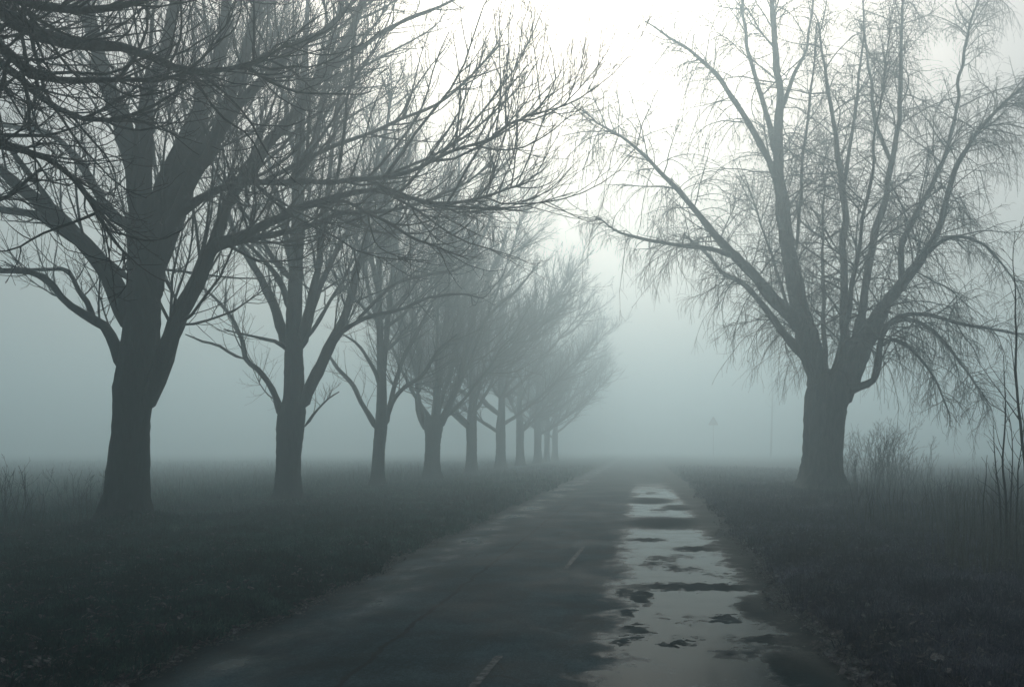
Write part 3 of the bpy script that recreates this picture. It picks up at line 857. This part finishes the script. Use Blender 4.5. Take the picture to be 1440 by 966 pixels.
SG = 'thin saplings on the right verge'
DK = (BARK, TWIG)
SAPS = [
    ([(1409, 790, 10.4, 3.0), (1407, 720, 10.4, 2.6), (1400, 660, 10.4, 1.9), (1395, 598, 10.4, 0.7)], 'short leaning sapling, leftmost of the thin stems at the right edge'),
    ([(1418, 800, 10.0, 4.4), (1415, 720, 10.0, 3.8), (1412, 650, 10.0, 2.8), (1415, 570, 10.0, 1.8), (1410, 500, 10.0, 0.7)], 'straightest and thickest thin sapling stem near the right edge'),
    ([(1421, 795, 10.3, 2.6), (1421, 730, 10.3, 2.3), (1423, 650, 10.3, 1.7), (1418, 575, 10.3, 0.6)], 'wispy sapling close behind the straightest thin stem'),
    ([(1431, 805, 9.8, 2.8), (1429, 730, 9.8, 2.4), (1433, 660, 9.8, 1.8), (1437, 590, 9.8, 0.7)], 'thin sapling between the straightest stem and the tallest crooked sapling'),
    ([(1452, 800, 9.6, 5.4), (1447, 720, 9.6, 4.8), (1440, 640, 9.6, 4.2), (1432, 560, 9.6, 3.5), (1427, 500, 9.6, 3.0), (1429, 450, 9.6, 2.4), (1424, 390, 9.6, 1.6), (1428, 320, 9.6, 0.6)], 'tallest crooked sapling with fine side twigs, at the very right edge'),
    ([(1386, 770, 11.5, 2.2), (1384, 710, 11.5, 1.8), (1388, 640, 11.5, 0.6)], 'low thin sapling just left of the leaning one'),
]
for rows, lab in SAPS:
    sapling('sapling', pxline(rows), lab, 'sapling', SG, SAP, DK)
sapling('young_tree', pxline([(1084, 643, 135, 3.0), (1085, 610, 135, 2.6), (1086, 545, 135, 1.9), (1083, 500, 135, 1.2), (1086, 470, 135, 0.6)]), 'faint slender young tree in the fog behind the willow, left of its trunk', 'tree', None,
        [dict(per_m=2.6, t0=0.3, ang=(40, 10), lenf=0.22, rf=0.009, rmin=0.008, S=6, trop=0.05, jit=0.1, lmin=0.4, cap=2.2), dict(per_m=2.2, t0=0.2, ang=(40, 10), lenf=0.4, rf=0.006, rmin=0.007, S=4, trop=0.05, jit=0.1, lmin=0.2, cap=0.9)])


# --- bushes and weed clumps
def bush(name, x, y, n, h, spread, label, cat, group, mat, twig, rs=0.006, lean=0.35, up=0.04, leaf=0.0):
    base = np.array([x, y, float(terrain(x, y)) - 0.03])
    root = empty(name, base, label, cat, group)
    st = np.zeros((n, 9, 3))
    a = rng.uniform(0, 6.283, n)
    rr = spread * 0.35 * np.sqrt(rng.random(n))
    p = np.stack([x + rr * np.cos(a), y + rr * np.sin(a), np.full(n, base[2])], 1)
    d = norm(np.stack([np.cos(a) * lean * rng.random(n) + rng.normal(size=n) * .1, np.sin(a) * lean * rng.random(n), np.ones(n)], 1))
    L = h * rng.uniform(0.55, 1.1, n)
    st[:, 0] = p
    for k in range(1, 9):
        d = norm(d + rng.normal(size=(n, 3)) * 0.09 + np.array([0, 0, up]))
        st[:, k] = st[:, k - 1] + d * (L / 8)[:, None]
    R = rs * np.linspace(1, 0.4, 9)[None] * rng.uniform(0.7, 1.3, n)[:, None]
    g = Geo()
    v, q = tubes(st, R, 5)
    g.add(v, [q])
    g.obj('stems', mat, base, root)
    tw = Geo()
    c = sprout(st, R, L, per_m=7, t0=0.2, ang=(38, 12), lenf=0.35, rf=0.004, rmin=rs * 0.45, S=5, trop=up, jit=0.1, lmin=0.1, cap=0.8)
    v, q = tubes(c[0], c[1], 3)
    tw.add(v, [q])
    c2 = sprout(*c, per_m=9, t0=0.2, ang=(40, 12), lenf=0.45, rf=0.002, rmin=rs * 0.35, S=4, trop=up, jit=0.1, lmin=0.06, cap=0.3)
    v, q = tubes(c2[0], c2[1], 3)
    tw.add(v, [q])
    tw.obj('crown', twig, base, root)
    return root


def gpx(px, Y):
    return (px - CX) * Y / F


bush('bush', gpx(15, 14.2), 14.2, 34, 1.15, 1.3, 'dark twiggy bush at the left edge of the verge', 'bush', None, BARK, TWIG)
bush('weed_clump', gpx(118, 15.6), 15.6, 26, 1.0, 0.9, 'upright dead weed clump just left of the largest trunk', 'weeds', None, WEED, WEED, 0.005)
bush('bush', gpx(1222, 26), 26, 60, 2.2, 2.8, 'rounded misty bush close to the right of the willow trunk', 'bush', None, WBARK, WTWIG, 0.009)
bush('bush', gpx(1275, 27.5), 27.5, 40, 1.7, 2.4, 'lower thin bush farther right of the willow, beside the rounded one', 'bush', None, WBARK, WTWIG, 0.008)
bush('weed_clump', gpx(1338, 16.5), 16.5, 40, 0.75, 0.7, 'dark compact weed clump in the right verge, left of the saplings', 'weeds', None, WEED, TWIG, 0.006)
bush('weed_clump', gpx(1378, 13.6), 13.6, 34, 0.62, 0.6, 'small dark weed clump nearest the saplings on the right verge', 'weeds', None, WEED, TWIG, 0.005)


# --- triangular warning sign far down the right verge
def sign():
    y = 110.0
    x = gpx(1003, y)
    z0 = float(terrain(x, y)) - 0.1
    base = np.array([x, y, z0])
    root = empty('road_sign', base, 'triangular road sign on a thin post, faint in the fog by the right verge', 'road sign')
    metal = plain_mat('galvanised_metal', [(0.3, (0.22, 0.225, 0.23)), (0.7, (0.32, 0.325, 0.33))], 6, 0.5)
    back = plain_mat('sign_face_paint', [(0.3, (0.30, 0.31, 0.315)), (0.7, (0.42, 0.43, 0.435))], 4, 0.5)
    rim = plain_mat('sign_rim_paint', [(0.3, (0.16, 0.05, 0.045)), (0.7, (0.22, 0.07, 0.06))], 4, 0.5)
    g = Geo()
    v, q = tubes(np.array([[[x, y, z0], [x, y, z0 + 1.5], [x, y, 5.15]]]), np.full((1, 3), 0.038), 12)
    g.add(v, [q])
    g.obj('post', metal, base, root)

    def tri(r, zc, y0, y1):
        a = np.radians([90, 210, 330])
        pts = []
        for ang in a:                      # rounded corners
            c = np.array([math.cos(ang), math.sin(ang)]) * (r - 0.05)
            for e in (-50, -25, 0, 25, 50):
                t = ang + math.radians(e)
                pts.append(c + 0.05 * np.array([math.cos(t), math.sin(t)]))
        pts = np.array(pts)
        n = len(pts)
        V = np.concatenate([np.stack([x + pts[:, 0], np.full(n, yy), zc + pts[:, 1]], 1) for yy in (y0, y1)])
        k = np.arange(n)
        side = np.stack([k, (k + 1) % n, n + (k + 1) % n, n + k], 1)
        return V, [side, np.arange(n)[None], (n + np.arange(n))[::-1][None]]
    g = Geo()
    g.add(*tri(0.70, 4.75, y - 0.062, y - 0.042))
    pl = g.obj('sign_plate', rim, base, root, False)
    g = Geo()
    g.add(*tri(0.54, 4.75, y - 0.066, y - 0.0625))
    g.obj('sign_face', back, (0, 0, 0), pl, False).data.transform(__import__('mathutils').Matrix.Translation(tuple(-base)))


sign()


# ---------------------------------------------------------------- grass, weeds and litter
def blades(name, X, Y, h, w, mat, lean=0.5, label=None):
    n = len(X)
    Z = terrain(X, Y) - 0.01
    a = rng.uniform(0, 6.283, n)
    la = rng.uniform(0, 6.283, n)
    lm = np.abs(rng.normal(0, lean, n)) * h
    ca, sa = np.cos(a) * w, np.sin(a) * w
    lx, ly = np.cos(la) * lm, np.sin(la) * lm
    v = np.zeros((n, 5, 3), np.float32)
    v[:, 0] = np.stack([X - ca, Y - sa, Z], 1)
    v[:, 1] = np.stack([X + ca, Y + sa, Z], 1)
    v[:, 2] = np.stack([X + ca * .75 + lx * .3, Y + sa * .75 + ly * .3, Z + h * .55], 1)
    v[:, 3] = np.stack([X - ca * .75 + lx * .3, Y - sa * .75 + ly * .3, Z + h * .55], 1)
    v[:, 4] = np.stack([X + lx, Y + ly, Z + h * (1 - 0.25 * (lm / np.maximum(h, 1e-3)) ** 2).clip(0.3, 1)], 1)
    b = (np.arange(n) * 5)[:, None]
    o = mesh_obj(name, v, [b + np.array([[0, 1, 2, 3]]), b + np.array([[3, 2, 4]])], mat, None, False)
    return tag(o, label, kind='stuff')


def scatter(n, y0, y1, xl, xr, power=1.6):
    """more blades where the ground is nearer"""
    u = rng.random(n)
    e = 1 - power
    Y = (y0 ** e + u * (y1 ** e - y0 ** e)) ** (1 / e)
    X = xl(Y) + rng.random(n) * (xr(Y) - xl(Y))
    return X, Y


def keep_clumpy(X, Y, s, thr):
    return fbm(X, Y, s, 1.0) + 0.5 * fbm(X, Y, s * 3.1, 4.0) + rng.normal(0, 0.35, len(X)) > thr


# short grass, left verge and field
X, Y = scatter(230000, 3.6, 60, lambda y: np.maximum(-0.80 * y - 1.5, -60), lambda y: road_left(y) + 0.06)
k = keep_clumpy(X, Y, 2.3, -0.55)
X, Y = X[k], Y[k]
d = road_left(Y) - X
h = (0.05 + 0.10 * rng.random(len(X)) ** 1.5) * (0.55 + 0.45 * np.clip(d / 1.0, 0, 1)) * np.clip(1 + 0.9 * fbm(X, Y, 1.7, 3) + 0.5 * fbm(X, Y, 5.0, 1), 0.25, 1.8)
blades('grass', X, Y, np.maximum(h, 0.03) + 0.0012 * Y, 0.0035 + 0.0004 * Y, GRASS, 0.6, 'short wet dark green grass on the left verge')
# withered grass, right verge
X, Y = scatter(200000, 3.6, 60, lambda y: road_right(y) - 0.08, lambda y: 0.47 * y + 2.5)
k = keep_clumpy(X, Y, 2.6, -0.5)
X, Y = X[k], Y[k]
d = X - road_right(Y)
h = (0.05 + 0.13 * rng.random(len(X)) ** 1.5) * (0.5 + 0.5 * np.clip(d / 1.0, 0, 1)) * np.clip(1 + 0.9 * fbm(X, Y, 1.9, 5) + 0.5 * fbm(X, Y, 5.5, 2), 0.25, 1.8)
blades('withered_grass', X, Y, np.maximum(h, 0.03) + 0.0012 * Y, 0.0035 + 0.0004 * Y, DRY, 0.75, 'matted withered grass on the right verge')
# taller meadow behind the left row
X, Y = scatter(60000, 14, 95, lambda y: -0.8 * y - 2, lambda y: np.full_like(y, -10.8), 1.3)
h = 0.12 + 0.30 * rng.random(len(X)) ** 2
blades('meadow_grass', X, Y, h, 0.005 + 0.00035 * Y, GRASS, 0.35, 'taller meadow grass behind the left row of trees')
X, Y = scatter(1500, 18, 62, lambda y: -0.8 * y - 2, lambda y: np.full_like(y, -11.0), 1.01)
k = keep_clumpy(X, Y, 0.7, 0.1)
X, Y = X[k], Y[k]
blades('field_weeds', X, Y, 0.35 + 0.6 * rng.random(len(X)) ** 2, 0.004 + 0.0003 * Y, WEED, 0.18, 'scattered dead weed stalks standing in the left meadow')
# ragged tufts: fans of longer blades
def tufts(name, n, y0, y1, xl, xr, hmax, mat, label):
    X, Y = scatter(n, y0, y1, xl, xr, 1.5)
    m = rng.integers(14, 34, n)
    i = np.repeat(np.arange(n), m)
    sp = (0.05 + 0.08 * rng.random(n))[i]
    X, Y = X[i] + rng.normal(0, 1, len(i)) * sp, Y[i] + rng.normal(0, 1, len(i)) * sp
    k = (X < road_left(Y) + 0.1) | (X > road_right(Y) - 0.12)
    X, Y, i = X[k], Y[k], i[k]
    h = (0.10 + (hmax - 0.10) * rng.random(n) ** 2)[i] * rng.uniform(0.5, 1.1, len(i))
    return blades(name, X, Y, h, 0.0035 + 0.00035 * Y, mat, 0.7, label)


tufts('grass_tufts', 4200, 3.8, 45, lambda y: np.maximum(-0.8 * y - 1.5, -30), lambda y: road_left(y) + 0.02, 0.20, GRASS, 'ragged longer tufts in the left verge')
tufts('withered_tufts', 4200, 3.8, 45, lambda y: road_right(y), lambda y: 0.47 * y + 2.5, 0.24, DRY, 'ragged longer withered tufts in the right verge')
# tall dead weeds, right verge
X, Y = scatter(6500, 9, 45, lambda y: np.maximum(3.4, 0.245 * y), lambda y: 0.47 * y + 2, 1.3)
k = keep_clumpy(X, Y, 1.4, 0.12) | (X > 0.36 * Y)
X, Y = X[k], Y[k]
h = 0.25 + 0.75 * rng.random(len(X)) ** 2
blades('tall_weeds', X, Y, h, 0.004 + 0.00022 * Y, WEED, 0.22, 'tall dead weeds standing in the right verge')


def litter():
    n = 9000
    X1, Y1 = scatter(n, 3.8, 30, lambda y: road_right(y) - 0.22, lambda y: 0.47 * y + 2)
    X2, Y2 = scatter(n // 2, 3.8, 30, lambda y: np.maximum(-0.8 * y, -14), lambda y: road_left(y) + 0.15)
    X, Y = np.concatenate([X1, X2]), np.concatenate([Y1, Y2])
    n = len(X)
    Z = np.maximum(terrain(X, Y), 0.028) + rng.uniform(0.0, 0.10, n) * np.clip(np.maximum(road_left(Y) - X, X - road_right(Y)) / 0.3, 0, 1)
    s = rng.uniform(0.016, 0.042, n)
    a = rng.uniform(0, 6.283, n)
    u = np.stack([np.cos(a), np.sin(a), rng.normal(0, .35, n)], 1)
    w = np.stack([-np.sin(a), np.cos(a), rng.normal(0, .35, n)], 1)
    c = np.stack([X, Y, Z], 1)
    prof = [(-1.2, 0, 0), (-.4, .55, .12), (.5, .5, .05), (1.3, 0, .15), (.5, -.5, .12), (-.4, -.55, .02)]
    v = np.stack([c + s[:, None] * (p * u + q * w) + np.array([0, 0, 1]) * (s * r)[:, None] * 2 for p, q, r in prof], 1)
    b = (np.arange(n) * 6)[:, None]
    m = blade_mat('dead_leaves', [(0.36, (0.014, 0.017, 0.022)), (0.5, (0.040, 0.044, 0.052)), (0.64, (0.20, 0.21, 0.215))], 20)
    tag(mesh_obj('fallen_leaves', v, [b + np.arange(6)[None]], m, None, False), 'dead leaves scattered through the verges', kind='stuff')


litter()


def gravel():
    n = 5200
    Y = 3.6 + 12 * rng.random(n) ** 1.5
    X = road_right(Y) - 0.02 + rng.normal(0, 0.09, n)
    n2 = 2200
    Y2 = 3.8 + 14 * rng.random(n2) ** 1.5
    X2 = road_left(Y2) + 0.02 + rng.normal(0, 0.07, n2)
    X, Y = np.concatenate([X, X2]), np.concatenate([Y, Y2])
    n = len(X)
    s = rng.uniform(0.005, 0.016, n)
    Z = np.maximum(terrain(X, Y), 0.0) + s * 0.3
    oc = np.array([[1, 0, 0], [-1, 0, 0], [0, 1, 0], [0, -1, 0], [0, 0, .7], [0, 0, -.7]])
    fc = np.array([[0, 2, 4], [2, 1, 4], [1, 3, 4], [3, 0, 4], [2, 0, 5], [1, 2, 5], [3, 1, 5], [0, 3, 5]])
    v = np.stack([X, Y, Z], 1)[:, None] + s[:, None, None] * oc[None] * rng.uniform(.6, 1.3, (n, 6, 1))
    b = (np.arange(n) * 6)[:, None, None]
    m = plain_mat('wet_gravel', [(0.3, (0.010, 0.018, 0.019)), (0.7, (0.045, 0.060, 0.062))], 60, 0.45, 0.5)
    tag(mesh_obj('gravel', v, [(b + fc[None]).reshape(-1, 3)], m, None, False), 'loose wet gravel along both road edges', kind='stuff')


gravel()

# ---------------------------------------------------------------- haze
HAZE = dict(density=0.0182, color=(0.725, 0.878, 0.916), g=0.67)
m, nt, out = new_mat('fog')
pv = nt.nodes.new('ShaderNodeVolumePrincipled')
pv.inputs['Density'].default_value = HAZE['density']
pv.inputs['Color'].default_value = (*HAZE['color'], 1)
pv.inputs['Anisotropy'].default_value = HAZE['g']
nt.links.new(pv.outputs[0], out.inputs['Volume'])
x0, x1, y0, y1, z0, z1 = -720, 761, -60, 921, -1.2, 21.0
V = [(x, y, z) for x in (x0, x1) for y in (y0, y1) for z in (z0, z1)]
hz = mesh_obj('haze', V, [np.array([[0, 1, 3, 2], [4, 6, 7, 5], [0, 4, 5, 1], [2, 3, 7, 6], [0, 2, 6, 4], [1, 5, 7, 3]])], m, None, False)
tag(hz, kind='stuff')

# ---------------------------------------------------------------- light
SUN_EL, SUN_AZ = 36.0, -4.0            # azimuth from +Y towards +X
w = bpy.data.worlds.new('World')
SC.world = w
w.use_nodes = True
nt = w.node_tree
bg = nt.nodes['Background']
sky = nt.nodes.new('ShaderNodeTexSky')
sky.sky_type = 'NISHITA'
sky.sun_disc = False
sky.sun_elevation = math.radians(SUN_EL)
sky.sun_rotation = math.radians(SUN_AZ)
sky.air_density = 1.0
sky.dust_density = 7.0
sky.ozone_density = 1.0
hs = nt.nodes.new('ShaderNodeHueSaturation')
hs.inputs['Saturation'].default_value = 0.75
nt.links.new(sky.outputs[0], hs.inputs['Color'])
nt.links.new(hs.outputs[0], bg.inputs['Color'])
bg.inputs['Strength'].default_value = 0.078
sl = bpy.data.lights.new('sun', 'SUN')
sl.energy = 1.3
sl.angle = math.radians(28)
sl.color = (1.0, 0.995, 0.985)
so = bpy.data.objects.new('sun', sl)
COL.objects.link(so)
so.location = (0, 20, 60)
so.rotation_euler = (math.radians(-(90 - SUN_EL)), 0, math.radians(-SUN_AZ))

# ---------------------------------------------------------------- camera
cam = bpy.data.cameras.new('camera')
cam.sensor_width = 36
cam.lens = F / 1440 * 36
cam.shift_x = -(CX - 720) / 1440
cam.shift_y = (HY - 483) / 1440
cam.clip_start = 0.05
cam.clip_end = 3000
co = bpy.data.objects.new('camera', cam)
COL.objects.link(co)
co.location = (0, 0, CAMH)
co.rotation_euler = (math.radians(90), 0, 0)
SC.camera = co

vs = SC.view_settings
SC.display_settings.display_device = 'sRGB'
vs.view_transform = 'Standard'
vs.look = 'None'
vs.exposure = -0.24
vs.gamma = 1.0
vs.use_curve_mapping = False
cy = SC.cycles
cy.max_bounces = 8
cy.diffuse_bounces = 3
cy.glossy_bounces = 3
cy.volume_bounces = 4
cy.transparent_max_bounces = 8
cy.use_denoising = True
cy.sample_clamp_indirect = 8.0
